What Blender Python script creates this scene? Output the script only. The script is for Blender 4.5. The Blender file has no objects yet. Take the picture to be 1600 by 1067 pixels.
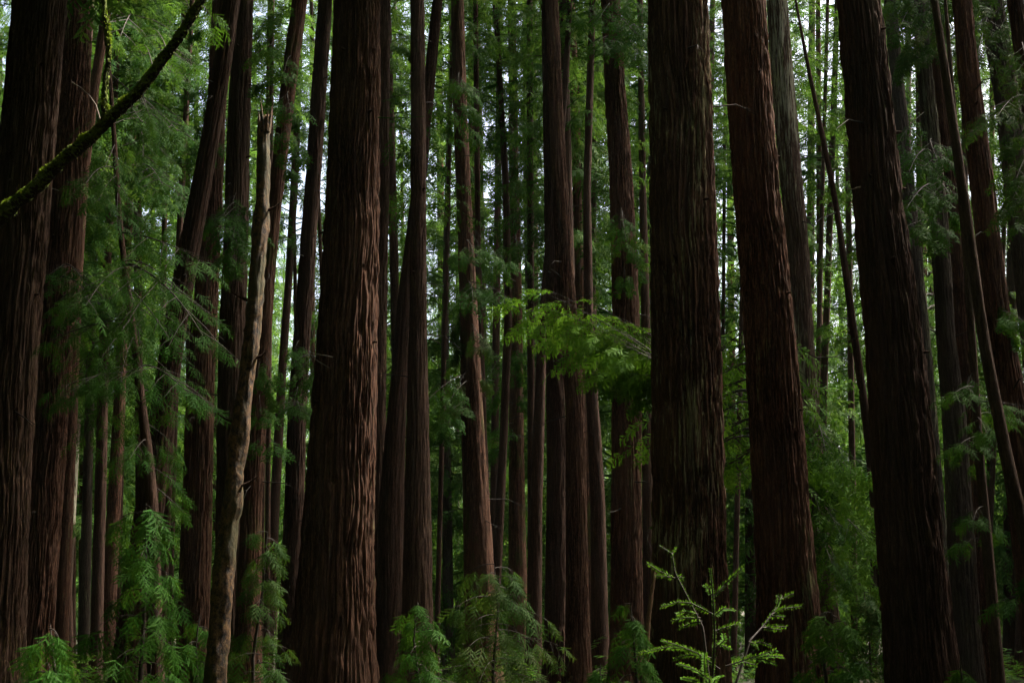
import bpy, math, random
import numpy as np

# ------------------------------------------------------------------ camera
sc = bpy.context.scene
PITCH = math.radians(11.5)
CAM = np.array([0.0, 0.0, 1.6])
F = 2222.2                                   # focal length in pixels of the 1600 px wide frame (50 mm lens)
cd = bpy.data.cameras.new('camera'); cam = bpy.data.objects.new('camera', cd)
sc.collection.objects.link(cam); sc.camera = cam
cd.lens = 50; cd.sensor_width = 36; cd.clip_end = 3000; cd.clip_start = 0.05
cam.location = CAM; cam.rotation_euler = (math.pi/2 + PITCH, 0, 0)

# ------------------------------------------------------------------ sky, sun, exposure
SUN_EL, SUN_AZ = math.radians(55), math.radians(64)     # azimuth clockwise from +Y: ahead and to the right
w = bpy.data.worlds.new('World'); sc.world = w; w.use_nodes = True
nt = w.node_tree; bg = nt.nodes['Background']
sky = nt.nodes.new('ShaderNodeTexSky'); sky.sky_type = 'NISHITA'; sky.sun_disc = False
sky.sun_elevation = SUN_EL; sky.sun_rotation = SUN_AZ
sky.air_density = 1.0; sky.dust_density = 9.0; sky.ozone_density = 1.0
nt.links.new(sky.outputs[0], bg.inputs[0]); bg.inputs[1].default_value = 0.15
ld = bpy.data.lights.new('sun', 'SUN'); sun = bpy.data.objects.new('sun', ld); sc.collection.objects.link(sun)
ld.energy = 4.6; ld.angle = math.radians(8); ld.color = (1.0, 0.93, 0.80)
sun.rotation_euler = (math.pi/2 - SUN_EL, 0, -SUN_AZ + math.pi)
sun.location = (0, 0, 80)
sc.view_settings.view_transform = 'Standard'; sc.view_settings.look = 'None'
sc.view_settings.exposure = 2.05; sc.view_settings.gamma = 1.0; sc.view_settings.use_curve_mapping = False
cy = sc.cycles
cy.max_bounces = 5; cy.diffuse_bounces = 3; cy.glossy_bounces = 2; cy.transmission_bounces = 3
cy.volume_bounces = 0; cy.use_denoising = True
try: cy.denoiser = 'OPENIMAGEDENOISE'
except Exception: pass
cy.caustics_reflective = False; cy.caustics_refractive = False; cy.sample_clamp_indirect = 4.0

# ------------------------------------------------------------------ helpers
def at(px, py, Y):
    u = (px-800)/F; v = (533.5-py)/F
    d = np.array([u, math.cos(PITCH) - v*math.sin(PITCH), math.sin(PITCH) + v*math.cos(PITCH)])
    return CAM + d*(Y/d[1])
def width(px_w, py, Y):
    v = (533.5-py)/F
    return px_w/F*Y/(math.cos(PITCH) - v*math.sin(PITCH))
def ground(x, y):
    x = np.asarray(x, float); y = np.asarray(y, float)
    return 0.18*np.sin(x*0.23+0.6)*np.sin(y*0.17) + 0.10*np.sin(x*0.71+y*0.53) + np.maximum(0, y-100)*0.03 - 0.02*np.clip(y-32, 0, 58) + 0.10*np.sin(1.3*x)*np.sin(1.1*y)*0.5
def nrm(a):
    return a/np.maximum(np.linalg.norm(a, axis=-1, keepdims=True), 1e-9)

def link(name, mesh, mat=None, parent=None, loc=(0, 0, 0)):
    o = bpy.data.objects.new(name, mesh); sc.collection.objects.link(o)
    o.location = loc
    if mat is not None and mesh is not None and len(mesh.materials) == 0: mesh.materials.append(mat)
    if parent is not None: o.parent = parent
    return o
def thing(name, label, cat, loc, group=None):
    o = bpy.data.objects.new(name, None); sc.collection.objects.link(o)
    o.empty_display_size = 0.3; o.location = loc
    o['label'] = label; o['category'] = cat
    if group: o['group'] = group
    return o
def quad_mesh(name, V, Q, smooth=False):
    me = bpy.data.meshes.new(name)
    V = np.asarray(V, np.float32).reshape(-1, 3); Q = np.asarray(Q, np.int32).reshape(-1, 4)
    me.vertices.add(len(V)); me.vertices.foreach_set('co', V.ravel())
    me.loops.add(len(Q)*4); me.loops.foreach_set('vertex_index', Q.ravel())
    me.polygons.add(len(Q))
    me.polygons.foreach_set('loop_start', np.arange(0, len(Q)*4, 4, dtype=np.int32))
    me.polygons.foreach_set('use_smooth', np.full(len(Q), smooth))
    me.update(calc_edges=True); me.validate()
    return me
class Acc:                                   # collects quads, builds ONE mesh
    def __init__(s): s.V = []; s.Q = []; s.n = 0
    def add(s, V, Q):
        V = np.asarray(V).reshape(-1, 3); s.V.append(V); s.Q.append(np.asarray(Q).reshape(-1, 4)+s.n); s.n += len(V)
    def mesh(s, name, smooth=False, origin=(0, 0, 0)):
        return quad_mesh(name, np.concatenate(s.V)-np.asarray(origin), np.concatenate(s.Q), smooth)
def tube(acc, P, R, segs=5):
    P = np.asarray(P, float); R = np.broadcast_to(np.asarray(R, float), (len(P),))
    T = nrm(np.gradient(P, axis=0))
    ref = np.array([0.0, 0.0, 1.0]) if abs(T[:, 2]).mean() < 0.8 else np.array([1.0, 0.0, 0.0])
    A = nrm(np.cross(T, ref)); B = np.cross(T, A)
    th = np.arange(segs)/segs*2*math.pi
    V = P[:, None, :] + R[:, None, None]*(A[:, None, :]*np.cos(th)[None, :, None] + B[:, None, :]*np.sin(th)[None, :, None])
    n = len(P); i = np.arange(n-1)[:, None]*segs; j = np.arange(segs)[None, :]; k = (j+1) % segs
    Q = np.stack([i+j, i+k, i+segs+k, i+segs+j], -1)
    acc.add(V, Q)
def vnoise(u, v, K, seed):                   # value noise, periodic in u with K cells
    rg = np.random.default_rng(seed); v = v - v.min(); M = int(v.max())+3
    tab = rg.random((K, M))
    ui = np.floor(u).astype(int); vi = np.floor(v).astype(int); fu = u-ui; fv = v-vi
    fu = fu*fu*(3-2*fu); fv = fv*fv*(3-2*fv)
    a = tab[ui % K, vi]; b = tab[(ui+1) % K, vi]; c = tab[ui % K, vi+1]; d = tab[(ui+1) % K, vi+1]
    return (a*(1-fu)+b*fu)*(1-fv) + (c*(1-fu)+d*fu)*fv

# ------------------------------------------------------------------ materials
def new_mat(name):
    m = bpy.data.materials.new(name); m.use_nodes = True
    return m, m.node_tree, m.node_tree.nodes['Principled BSDF']
def stretched(t, sx, sz):
    g = t.nodes.new('ShaderNodeNewGeometry'); mp = t.nodes.new('ShaderNodeMapping'); mp.inputs['Scale'].default_value = (sx, sx, sz)
    t.links.new(g.outputs['Position'], mp.inputs['Vector']); return mp.outputs[0]
def noise(t, vec, scale=1.0, detail=4, rough=0.55):
    n = t.nodes.new('ShaderNodeTexNoise'); n.inputs['Scale'].default_value = scale; n.inputs['Detail'].default_value = detail
    n.inputs['Roughness'].default_value = rough; t.links.new(vec, n.inputs['Vector']); return n.outputs['Fac']
def ramp(t, fac, stops):
    r = t.nodes.new('ShaderNodeValToRGB'); el = r.color_ramp.elements
    while len(el) < len(stops): el.new(0.5)
    for e, (p, c) in zip(el, stops): e.position = p; e.color = (*c, 1)
    t.links.new(fac, r.inputs[0]); return r.outputs[0]
def mix(t, fac, a, b):
    m = t.nodes.new('ShaderNodeMix'); m.data_type = 'RGBA'
    if isinstance(fac, (int, float)): m.inputs[0].default_value = fac
    else: t.links.new(fac, m.inputs[0])
    for k, x in ((6, a), (7, b)):
        if isinstance(x, tuple): m.inputs[k].default_value = (*x, 1)
        else: t.links.new(x, m.inputs[k])
    return m.outputs[2]
def math_(t, op, a, b):
    m = t.nodes.new('ShaderNodeMath'); m.operation = op
    for k, x in ((0, a), (1, b)):
        if isinstance(x, (int, float)): m.inputs[k].default_value = x
        else: t.links.new(x, m.inputs[k])
    return m.outputs[0]
def bump(t, h, strength, dist):
    b = t.nodes.new('ShaderNodeBump'); b.inputs['Strength'].default_value = strength; b.inputs['Distance'].default_value = dist
    t.links.new(h, b.inputs['Height']); return b.outputs[0]

def bark(name, dark, mid, light, lichen=0.0, lichen_col=(0.26, 0.25, 0.12), moss=0.0, sx=27, sz=1.9, rough=0.88, strength=1.0):
    m, t, p = new_mat(name)
    v1 = stretched(t, sx, sz); n1 = noise(t, v1, 1.0, 6, 0.62)
    v2 = stretched(t, sx*2.2, sz*5.5); n2 = noise(t, v2, 1.0, 4, 0.6)
    v3 = stretched(t, 0.9, 0.35); n3 = noise(t, v3, 1.0, 3, 0.5)
    h = math_(t, 'ADD', n1, math_(t, 'MULTIPLY', n2, 0.7))
    c = ramp(t, math_(t, 'ADD', math_(t, 'MULTIPLY', n1, 0.62), math_(t, 'MULTIPLY', n2, 0.38)), [(0.38, dark), (0.50, mid), (0.62, light)])
    c = mix(t, ramp(t, n3, [(0.35, (0, 0, 0)), (0.7, (0.55, 0.55, 0.55))]), c, tuple(x*0.8+0.02 for x in light))
    if lichen > 0:
        a = noise(t, stretched(t, 20, 1.3), 1.0, 5, 0.7); b = noise(t, stretched(t, 0.8, 0.22), 1.0, 2, 0.5)
        f = ramp(t, math_(t, 'ADD', math_(t, 'MULTIPLY', a, 0.7), math_(t, 'MULTIPLY', b, 0.7)),
                 [(0.86-0.2*lichen, (0, 0, 0)), (0.93-0.2*lichen, (0.9, 0.9, 0.9))])
        c = mix(t, f, c, lichen_col)
    if moss > 0:
        b = noise(t, stretched(t, 1.4, 0.5), 1.0, 4, 0.65)
        f = ramp(t, b, [(0.72-0.3*moss, (0, 0, 0)), (0.85-0.3*moss, (0.85, 0.85, 0.85))])
        c = mix(t, f, c, (0.055, 0.075, 0.014))
    t.links.new(c, p.inputs['Base Color'])
    p.inputs['Roughness'].default_value = rough; p.inputs['Specular IOR Level'].default_value = 0.15
    t.links.new(bump(t, h, strength, 0.035), p.inputs['Normal'])
    return m
RED = ((0.007, 0.003, 0.0018), (0.052, 0.0225, 0.0130), (0.20, 0.095, 0.057))
BARK = {
 'red':    bark('redwood_bark', *RED, lichen=0.05),
 'lichen': bark('redwood_bark_streaked', *RED, lichen=0.62, lichen_col=(0.36, 0.30, 0.18)),
 'bare':   bark('redwood_bark_peeled', (0.010, 0.005, 0.0033), (0.050, 0.025, 0.016), (0.14, 0.078, 0.05), lichen=0.10, lichen_col=(0.30, 0.19, 0.10)),
 'pale':   bark('pale_lichen_bark', (0.03, 0.018, 0.012), (0.075, 0.045, 0.032), (0.14, 0.09, 0.065), lichen=0.62, lichen_col=(0.42, 0.40, 0.30), sz=2.4),
 'mossy':  bark('mossy_bark', *RED, moss=0.55),
 'dark':   bark('dark_bark', (0.012, 0.007, 0.005), (0.040, 0.019, 0.012), (0.11, 0.056, 0.036)),
 'grey':   bark('grey_bark', (0.022, 0.015, 0.011), (0.06, 0.042, 0.032), (0.12, 0.09, 0.07), lichen=0.3, lichen_col=(0.20, 0.19, 0.12), moss=0.2),
 'fine':   bark('fine_bark', (0.03, 0.016, 0.011), (0.08, 0.045, 0.031), (0.15, 0.092, 0.068), sx=30, sz=3),
}
def snag_mat():
    m, t, p = new_mat('tan_flaking_bark')
    n1 = noise(t, stretched(t, 20, 13), 1.0, 7, 0.72); n2 = noise(t, stretched(t, 2.2, 0.9), 1.0, 4, 0.6)
    c = ramp(t, n1, [(0.41, (0.010, 0.006, 0.003)), (0.5, (0.075, 0.037, 0.013)), (0.61, (0.17, 0.088, 0.030))])
    f = ramp(t, n2, [(0.50, (0, 0, 0)), (0.62, (0.8, 0.8, 0.8))])
    c = mix(t, f, c, (0.048, 0.046, 0.010))
    t.links.new(c, p.inputs['Base Color']); p.inputs['Roughness'].default_value = 0.8
    t.links.new(bump(t, n1, 0.9, 0.03), p.inputs['Normal']); return m
def moss_mat():
    m, t, p = new_mat('moss')
    n1 = noise(t, stretched(t, 40, 40), 1.0, 4, 0.7); n2 = noise(t, stretched(t, 7, 7), 1.0, 3, 0.6)
    c = ramp(t, n1, [(0.3, (0.040, 0.060, 0.006)), (0.55, (0.12, 0.17, 0.012)), (0.75, (0.22, 0.26, 0.025))])
    g = t.nodes.new('ShaderNodeNewGeometry'); s = t.nodes.new('ShaderNodeSeparateXYZ'); t.links.new(g.outputs['Normal'], s.inputs[0])
    f = ramp(t, math_(t, 'ADD', math_(t, 'MULTIPLY', s.outputs[2], 0.5), n2), [(0.30, (1, 1, 1)), (0.50, (0, 0, 0))])   # moss grows on the upper side only
    c = mix(t, f, c, (0.022, 0.017, 0.010))
    t.links.new(c, p.inputs['Base Color']); p.inputs['Roughness'].default_value = 0.95
    t.links.new(bump(t, n1, 1.0, 0.02), p.inputs['Normal']); return m
def leaf(name, c0, c1, c2, trans=0.35, rough=0.62):
    m, t, p = new_mat(name)
    g = t.nodes.new('ShaderNodeNewGeometry')
    n = noise(t, stretched(t, 0.55, 0.55), 1.0, 3, 0.6)
    f = math_(t, 'ADD', math_(t, 'MULTIPLY', n, 0.75), math_(t, 'MULTIPLY', g.outputs['Random Per Island'], 0.3))
    c = ramp(t, f, [(0.28, c0), (0.52, c1), (0.78, c2)])
    t.links.new(c, p.inputs['Base Color']); p.inputs['Roughness'].default_value = rough; p.inputs['Specular IOR Level'].default_value = 0.07
    tr = t.nodes.new('ShaderNodeBsdfTranslucent'); t.links.new(mix(t, 0.35, c, (0.12, 0.21, 0.015)), tr.inputs[0])
    ms = t.nodes.new('ShaderNodeMixShader'); ms.inputs[0].default_value = trans
    t.links.new(p.outputs[0], ms.inputs[1]); t.links.new(tr.outputs[0], ms.inputs[2])
    t.links.new(ms.outputs[0], t.nodes['Material Output'].inputs[0]); return m
LEAF = {
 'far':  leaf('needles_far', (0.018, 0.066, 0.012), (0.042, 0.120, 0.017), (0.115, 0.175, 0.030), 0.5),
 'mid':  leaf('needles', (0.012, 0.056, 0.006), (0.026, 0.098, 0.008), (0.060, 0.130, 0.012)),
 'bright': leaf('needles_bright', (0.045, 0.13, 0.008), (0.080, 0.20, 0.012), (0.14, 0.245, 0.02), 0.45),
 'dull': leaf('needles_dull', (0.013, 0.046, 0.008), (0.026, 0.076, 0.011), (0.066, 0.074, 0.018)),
}
M_SNAG = snag_mat(); M_MOSS = moss_mat()
def litter_mat():
    m, t, p = new_mat('forest_floor')
    n = noise(t, stretched(t, 5, 5), 1.0, 6, 0.7); n2 = noise(t, stretched(t, 0.6, 0.6), 1.0, 3, 0.5)
    c = ramp(t, n, [(0.3, (0.010, 0.006, 0.004)), (0.55, (0.032, 0.019, 0.011)), (0.75, (0.06, 0.038, 0.022))])
    c = mix(t, ramp(t, n2, [(0.45, (0, 0, 0)), (0.65, (0.6, 0.6, 0.6))]), c, (0.025, 0.035, 0.010))
    t.links.new(c, p.inputs['Base Color']); p.inputs['Roughness'].default_value = 0.95
    t.links.new(bump(t, n, 1.0, 0.08), p.inputs['Normal']); return m
def twig_mat(name, col):
    m, t, p = new_mat(name); n = noise(t, stretched(t, 25, 25), 1.0, 3, 0.6)
    t.links.new(ramp(t, n, [(0.3, tuple(x*0.5 for x in col)), (0.7, col)]), p.inputs['Base Color']); p.inputs['Roughness'].default_value = 0.8; return m
M_TWIG = twig_mat('twig_wood', (0.034, 0.020, 0.013)); M_DEAD = twig_mat('dead_twig_wood', (0.20, 0.15, 0.11)); M_SPLIT = twig_mat('split_wood', (0.17, 0.085, 0.035))

# ------------------------------------------------------------------ foliage templates (unit length along +X, flat in XY)
def loz(b, a, l, hw, tz=0.0):
    a = np.array([math.cos(a), math.sin(a), 0]); p = np.array([-a[1], a[0], 0]); b = np.asarray(b, float)
    tip = b + a*l + np.array([0, 0, tz*l]); md = b + a*l*0.45 + np.array([0, 0, tz*l*0.45])
    return [b, md+p*hw, tip, md-p*hw]
def curve_down(V, k):
    V = np.array(V).reshape(-1, 3); V[:, 2] -= k*V[:, 0]**2 + 0.25*k*np.abs(V[:, 1]); return V
def template(lod, seed):
    r = random.Random(seed); L = []
    if lod == 'far':
        for i in range(13):
            x = 0.05 + 0.88*i/12; s = 1 if i % 2 else -1
            L.append(loz((x, 0, 0), s*math.radians(r.uniform(35, 68)), (0.42-0.24*x)*r.uniform(0.8, 1.2), 0.033*r.uniform(0.8, 1.3), r.uniform(-0.35, 0.2)))
        L.append(loz((0, 0, 0), 0, 1.0, 0.014)); L.append(loz((0.75, 0, 0), r.uniform(-.1, .1), 0.28, 0.03))
    elif lod == 'mid':
        for i in range(10):
            x = 0.08 + 0.84*i/9; s = 1 if i % 2 else -1; a = s*math.radians(r.uniform(34, 60)); l = (0.44-0.22*x)*r.uniform(0.75, 1.2); tz = r.uniform(-0.45, 0.12)
            L.append(loz((x, 0, 0), a, l, 0.038, tz))
            if i % 3: L.append(loz((x+math.cos(a)*l*.4, math.sin(a)*l*.4, tz*l*.4), a+(0.6 if i % 2 else -0.6), l*0.5, 0.030, r.uniform(-0.4, 0.1)))
        L.append(loz((0, 0, 0), 0, 1.0, 0.010)); L.append(loz((0.74, 0, 0), 0, 0.30, 0.036))
    else:
        for i in range(8):
            x = 0.08 + 0.82*i/7; s = 1 if i % 2 else -1; a = s*math.radians(r.uniform(34, 56)); l = (0.46-0.22*x)*r.uniform(0.7, 1.2); tz = r.uniform(-0.4, 0.1)
            n = max(5, int(l/0.030))
            L.append(loz((x, 0, 0), a, l, 0.012, tz))
            for j in range(n):
                q = (j+0.6)/n
                for e in (1, -1):
                    L.append(loz((x+math.cos(a)*l*q, math.sin(a)*l*q, tz*l*q), a+e*math.radians(r.uniform(38, 56)), 0.058*(1.1-0.5*q), 0.011, r.uniform(-0.3, 0.3)))
        L.append(loz((0, 0, 0), 0, 1.0, 0.008))
        for j in range(14):
            L.append(loz((0.5+0.5*j/13, 0, 0), (1 if j % 2 else -1)*math.radians(48), 0.055, 0.011, r.uniform(-.3, .3)))
    return curve_down(L, r.uniform(0.12, 0.38))
TPL = {k: [template(k, 10*i+3) for i in range(5)] for k in ('far', 'mid', 'near')}
class Sprays:
    def __init__(s, lod): s.lod = lod; s.p = []; s.x = []; s.u = []; s.s = []
    def add(s, p, x, u, sc_): s.p.append(p); s.x.append(x); s.u.append(u); s.s.append(sc_)
    def into(s, acc, rg):
        if not s.p: return
        P = np.array(s.p); X = nrm(np.array(s.x)); U = np.array(s.u); S = np.array(s.s)
        Z = nrm(U - (U*X).sum(1, keepdims=True)*X); Y = np.cross(Z, X)
        k = rg.integers(0, 5, len(P))
        for i in range(5):
            m = k == i
            if not m.any(): continue
            T = TPL[s.lod][i]
            V = P[m][:, None] + S[m][:, None, None]*(T[None, :, 0:1]*X[m][:, None] + T[None, :, 1:2]*Y[m][:, None] + T[None, :, 2:3]*Z[m][:, None])
            acc.add(V, np.arange(V.shape[0]*V.shape[1]).reshape(-1, 4))
UP = np.array([0, 0, 1.0])
def rot_h(d, a):
    c, s = math.cos(a), math.sin(a); return np.array([d[0]*c-d[1]*s, d[0]*s+d[1]*c, d[2]])
def grow(wood, spr, base, tip, rg, spray, nside, rise=0.0, r0=0.02, spread=0.45, start=0.25, droop=0.35, face=0.5):
    """a bough from base to tip with alternating branchlets, each carrying flat needle sprays"""
    base = np.asarray(base, float); tip = np.asarray(tip, float); L = np.linalg.norm(tip-base)
    mid = (base+tip)/2 + UP*rise*L + rg.normal(0, 0.03*L, 3)
    t = np.linspace(0, 1, 12)[:, None]; P = (1-t)**2*base + 2*t*(1-t)*mid + t*t*tip
    tube(wood, P, np.linspace(r0, r0*0.25, 12), 5)
    for i in range(nside):
        q = start + (1-start)*(i+rg.uniform(0.2, 0.8))/nside
        p = (1-q)**2*base + 2*q*(1-q)*mid + q*q*tip; d = nrm(2*(1-q)*(mid-base) + 2*q*(tip-mid))
        dh = d.copy(); dh[2] *= 0.5
        s = 1 if i % 2 else -1
        bd = nrm(rot_h(dh, s*rg.uniform(0.5, 1.15)) + np.array([0, 0, -droop*rg.uniform(0.3, 1.4)]))
        bl = spread*L*(1.15-0.75*q)*rg.uniform(0.6, 1.2)
        pe = p + bd*bl + np.array([0, 0, -droop*bl*0.3])
        tube(wood, np.array([p, (p+pe)/2+UP*0.05*bl, pe]), np.array([r0*0.4, r0*0.28, r0*0.12]), 3)
        n = max(1, int(bl/(spray*0.5)))
        for j in range(n):
            qq = (j+0.7)/n; pp = p + (pe-p)*qq; s2 = 1 if j % 2 else -1
            x = nrm(rot_h(bd, s2*rg.uniform(0.25, 0.9)) + np.array([0, -rg.uniform(0, 0.6), -rg.uniform(0.05, 0.8)]))
            spr.add(pp, x, UP+np.array([0, -face, 0])+rg.normal(0, 0.3, 3), spray*rg.uniform(0.7, 1.25))
        spr.add(pe, nrm(bd+np.array([0, 0, -0.3])), UP+np.array([0, -face, 0])+rg.normal(0, 0.3, 3), spray*rg.uniform(0.8, 1.2))
    for a in (-0.5, 0.0, 0.5):
        d = nrm(tip-mid); spr.add(tip, nrm(rot_h(d, a)+np.array([0, 0, -0.15])), UP+rg.normal(0, 0.25, 3), spray*rg.uniform(0.8, 1.2))

# ------------------------------------------------------------------ crowns of the background trees (shared meshes)
def crown_mesh(seed, H=34.0, R=4.2, nb=210, spray=0.85, taper=True, up0=0.0):
    rg = np.random.default_rng(seed); acc = Acc(); spr = Sprays('far'); wood = Acc()
    for i in range(nb):
        z = H*((i+rg.random())/nb)**1.15
        q = z/H; a = rg.uniform(0, 2*math.pi)
        L = (R*(1-0.78*q) if taper else R)*rg.uniform(0.45, 1.15)
        d = np.array([math.cos(a), math.sin(a), rg.uniform(-0.35, 0.2)+0.35*q]); d = nrm(d)
        base = np.array([0, 0, z]); tip = base + d*L
        tube(acc, np.array([base, base+d*L*0.5+UP*0.06*L, tip]), np.array([0.05, 0.03, 0.01]), 3)
        n = int(3+L*2.6)
        for j in range(n):
            t = 0.25+0.75*(j+rg.random())/n; p = base + d*L*t + UP*0.24*L*t*(1-t)
            s = 1 if j % 2 else -1
            x = nrm(rot_h(d, s*rg.uniform(0.3, 1.1)) + np.array([0, 0, -rg.uniform(0.1, 0.75)]))
            spr.add(p, x, UP+rg.normal(0, 0.35, 3), spray*rg.uniform(0.65, 1.3)*(1.1-0.3*q))
    spr.into(acc, rg)
    me = acc.mesh('crown'); me.materials.append(LEAF['far']); return me
CROWN = [crown_mesh(100+i, H=[34, 32, 36, 30, 34][i], R=[4.2, 3.6, 4.6, 3.4, 5.0][i], nb=[230, 185, 255, 180, 250][i]) for i in range(5)]
THIN = [crown_mesh(200+i, H=26, R=3.1, nb=140, spray=0.75) for i in range(3)]

# ------------------------------------------------------------------ trunks
class Tree:
    pass
def build_trunk(pts, Y, H, seed, near, broken=False, amp=1.0, flare=0.3):
    """pts: (px, py, width in px) seen on the trunk; the trunk stands at distance Y on the ground"""
    W = np.array([at(px, py, Y) for px, py, _ in pts]); R = np.array([width(w_, py, Y)/2 for _, py, w_ in pts])
    o = np.argsort(W[:, 2]); W = W[o]; R = R[o]; zs = W[:, 2]
    def ax(z):
        z = np.asarray(z, float); x = np.interp(z, zs, W[:, 0]); r = np.interp(z, zs, R)
        if len(zs) > 1:
            s0 = (W[1, 0]-W[0, 0])/(zs[1]-zs[0]); r0 = min(0, (R[1]-R[0])/(zs[1]-zs[0])); s1 = (W[-1, 0]-W[-2, 0])/(zs[-1]-zs[-2])
        else: s0 = r0 = s1 = 0
        lo = z < zs[0]; x = np.where(lo, W[0, 0]+s0*(z-zs[0]), x); r = np.where(lo, R[0]+np.maximum(r0, -0.03)*(z-zs[0]), r)
        hi = z > zs[-1]; k = np.maximum(z-zs[-1], 0)
        x = np.where(hi, W[-1, 0]+s1*8*(1-np.exp(-k/8)), x)
        r = np.where(hi, R[-1]*np.maximum(0.06, 1-k/max(1, H-zs[-1]))**0.8, r)
        return x, r
    x0, _ = ax(0.0); zg = float(ground(x0, Y)) - 0.35
    ztop = zs[-1] if broken else H
    zvis = min(ztop, at(800, -60, Y)[2])
    step = 0.06 if near == 2 else (0.14 if near == 1 else 0.5)
    zr = np.arange(zg, zvis, step)
    if not broken: zr = np.concatenate([zr, np.linspace(zvis+0.4, H, 24)])
    else: zr = np.append(zr, ztop)
    x, r = ax(zr)
    k = max(1, int(1.2/step)); n_lo = len(np.arange(zg, zvis, step))
    if n_lo > 2*k+2:                                           # round off the kinks between control points
        ker = np.hanning(2*k+3)[1:-1]; ker /= ker.sum()
        for arr in (x, r):
            seg = arr[:n_lo]; e = np.concatenate([2*seg[0]-seg[1:k+1][::-1], seg, 2*seg[-1]-seg[-k-1:-1][::-1]])
            arr[:n_lo] = np.convolve(e, ker, 'valid')[:n_lo]
    r = r*(1+flare*np.exp(-np.maximum(zr-zg-0.35, 0)/0.9))
    rm = float(np.median(r[:n_lo])); circ = 2*math.pi*rm
    segs = int(np.clip(circ/0.0115, 48, 400)) if near == 2 else (int(np.clip(circ/0.03, 28, 110)) if near == 1 else 14)
    th = np.arange(segs)/segs
    U, Zz = np.meshgrid(th, zr); d = np.zeros_like(U)
    lob = 1 + 0.10*(vnoise(U*5, Zz/5.0, 5, seed)-0.5)
    if near:
        K = max(8, int(circ/0.052)); warp = 0.5*(vnoise(U*6, Zz/1.1, 6, seed+1)-0.5)*K/14
        a = vnoise((U*K+warp) % K, Zz/1.4, K, seed+2); cre = np.abs(2*a-1)**0.75
        b = vnoise((U*K*2+warp) % (2*K), Zz/0.55, 2*K, seed+3)
        c = vnoise((U*K+warp*2) % K, Zz/0.16, K, seed+4)
        dep = amp*min(0.075, 0.13*rm)
        d = dep*(np.minimum(cre*2.4, 1)-1)*1.0 + dep*0.75*(b-0.5) + dep*0.45*(c-0.5)
        if near == 1: d *= 0.8
    if broken: lob = lob*(1 + 0.30*(vnoise(U*4, Zz/0.35, 4, seed+9)-0.5) + 0.22*(vnoise(U*9, Zz/0.10, 9, seed+8)-0.5) + 0.16*(vnoise(U*18, Zz/0.05, 18, seed+6)-0.5))
    RR = r[:, None]*lob + d
    V = np.stack([x[:, None]+RR*np.cos(2*math.pi*U), Y+RR*np.sin(2*math.pi*U), Zz + ((0.9*rm*np.sin(2*math.pi*U+2)+1.1*rm*(vnoise(U*11, Zz*0, 11, seed+5)-0.5))*(Zz > ztop-0.02) if broken else 0)], -1)
    n = len(zr); i = np.arange(n-1)[:, None]*segs; j = np.arange(segs)[None]; kk = (j+1) % segs
    Q = np.stack([i+j, i+kk, i+segs+kk, i+segs+j], -1).reshape(-1, 4)
    V = V.reshape(-1, 3)
    if broken:                                                 # close the snapped top with a ragged cone
        c = len(V); V = np.vstack([V, [[x[-1], Y, ztop+0.1]]]); b0 = (n-1)*segs
        jj = np.arange(0, segs-1, 2); Q = np.vstack([Q, np.stack([b0+jj, b0+jj+1, b0+(jj+2) % segs, np.full(len(jj), c)], -1)])
    base = np.array([float(x[0]), Y, zg+0.35])
    return quad_mesh('trunk', V-base, Q, True), base, ax
KNOWN = {}
def tree(key, name, Y, pts, mat, label, crown=None, H=50, near=None, group='tall trunks of the redwood grove', cat='tree', amp=1.0, broken=False, flare=0.3):
    seed = sum(ord(c)*(i+7) for i, c in enumerate(key))
    if near is None: near = 2 if Y < 49 else (1 if Y < 70 else 0)
    me, base, ax = build_trunk(pts, Y, H, seed, near, broken, amp, flare)
    root = thing(name, label, cat, base, group)
    link('trunk', me, mat, root)
    T = Tree(); T.root = root; T.base = base; T.ax = ax; T.Y = Y; T.rg = np.random.default_rng(seed); T.n = 0; KNOWN[key] = T
    if crown:
        kind, z0, s = crown
        lib = CROWN if kind == 'full' else THIN
        c = link('crown', lib[seed % len(lib)], None, root)
        xc, _ = ax(z0+4); c.location = (float(xc)-base[0], 0, z0-base[2]); c.scale = (s, s, (H-z0+2)/(34 if kind == 'full' else 26)); c.rotation_euler = (0, 0, seed*0.7)
    return T
def bough(T, tip_px, tip_py, dY, root_py, spray=0.5, nside=7, lod='mid', rise=0.1, mat='mid', spread=0.45, r0=None, start=0.25, droop=0.35, face=0.5):
    """a branch of tree T whose tip is seen at (tip_px, tip_py), dY metres nearer (-) or farther (+) than the trunk"""
    if mat != 'bright' or lod == 'near': spray *= 0.78; nside = int(nside*1.3+0.5)
    tip = at(tip_px, tip_py, T.Y+dY); zb = at(800, root_py, T.Y)[2]
    xb, rb = T.ax(zb); base = np.array([float(xb), T.Y, zb])
    d = nrm((tip-base)*np.array([1, 1, 0])); base = base + d*float(rb)*0.8
    wood, leaves, spr = Acc(), Acc(), Sprays(lod)
    L = np.linalg.norm(tip-base)
    grow(wood, spr, base, tip, T.rg, spray, nside, rise, r0 or max(0.008, 0.006*L), spread, start, droop, face)
    spr.into(leaves, T.rg)
    b = link('branch', wood.mesh('branch', True, T.base), M_TWIG, T.root)
    link('foliage', leaves.mesh('foliage', False, T.base), LEAF[mat], b)
def fill(T, x0, y0, x1, y1, n, dY=(-1.5, 1.5), lift=60, **k):
    for i in range(n):
        px = T.rg.uniform(x0, x1); py = y0 + (y1-y0)*(i+T.rg.random())/n
        bough(T, px, py, T.rg.uniform(*dY), py-lift*T.rg.uniform(0.3, 1.3), **k)
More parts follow.
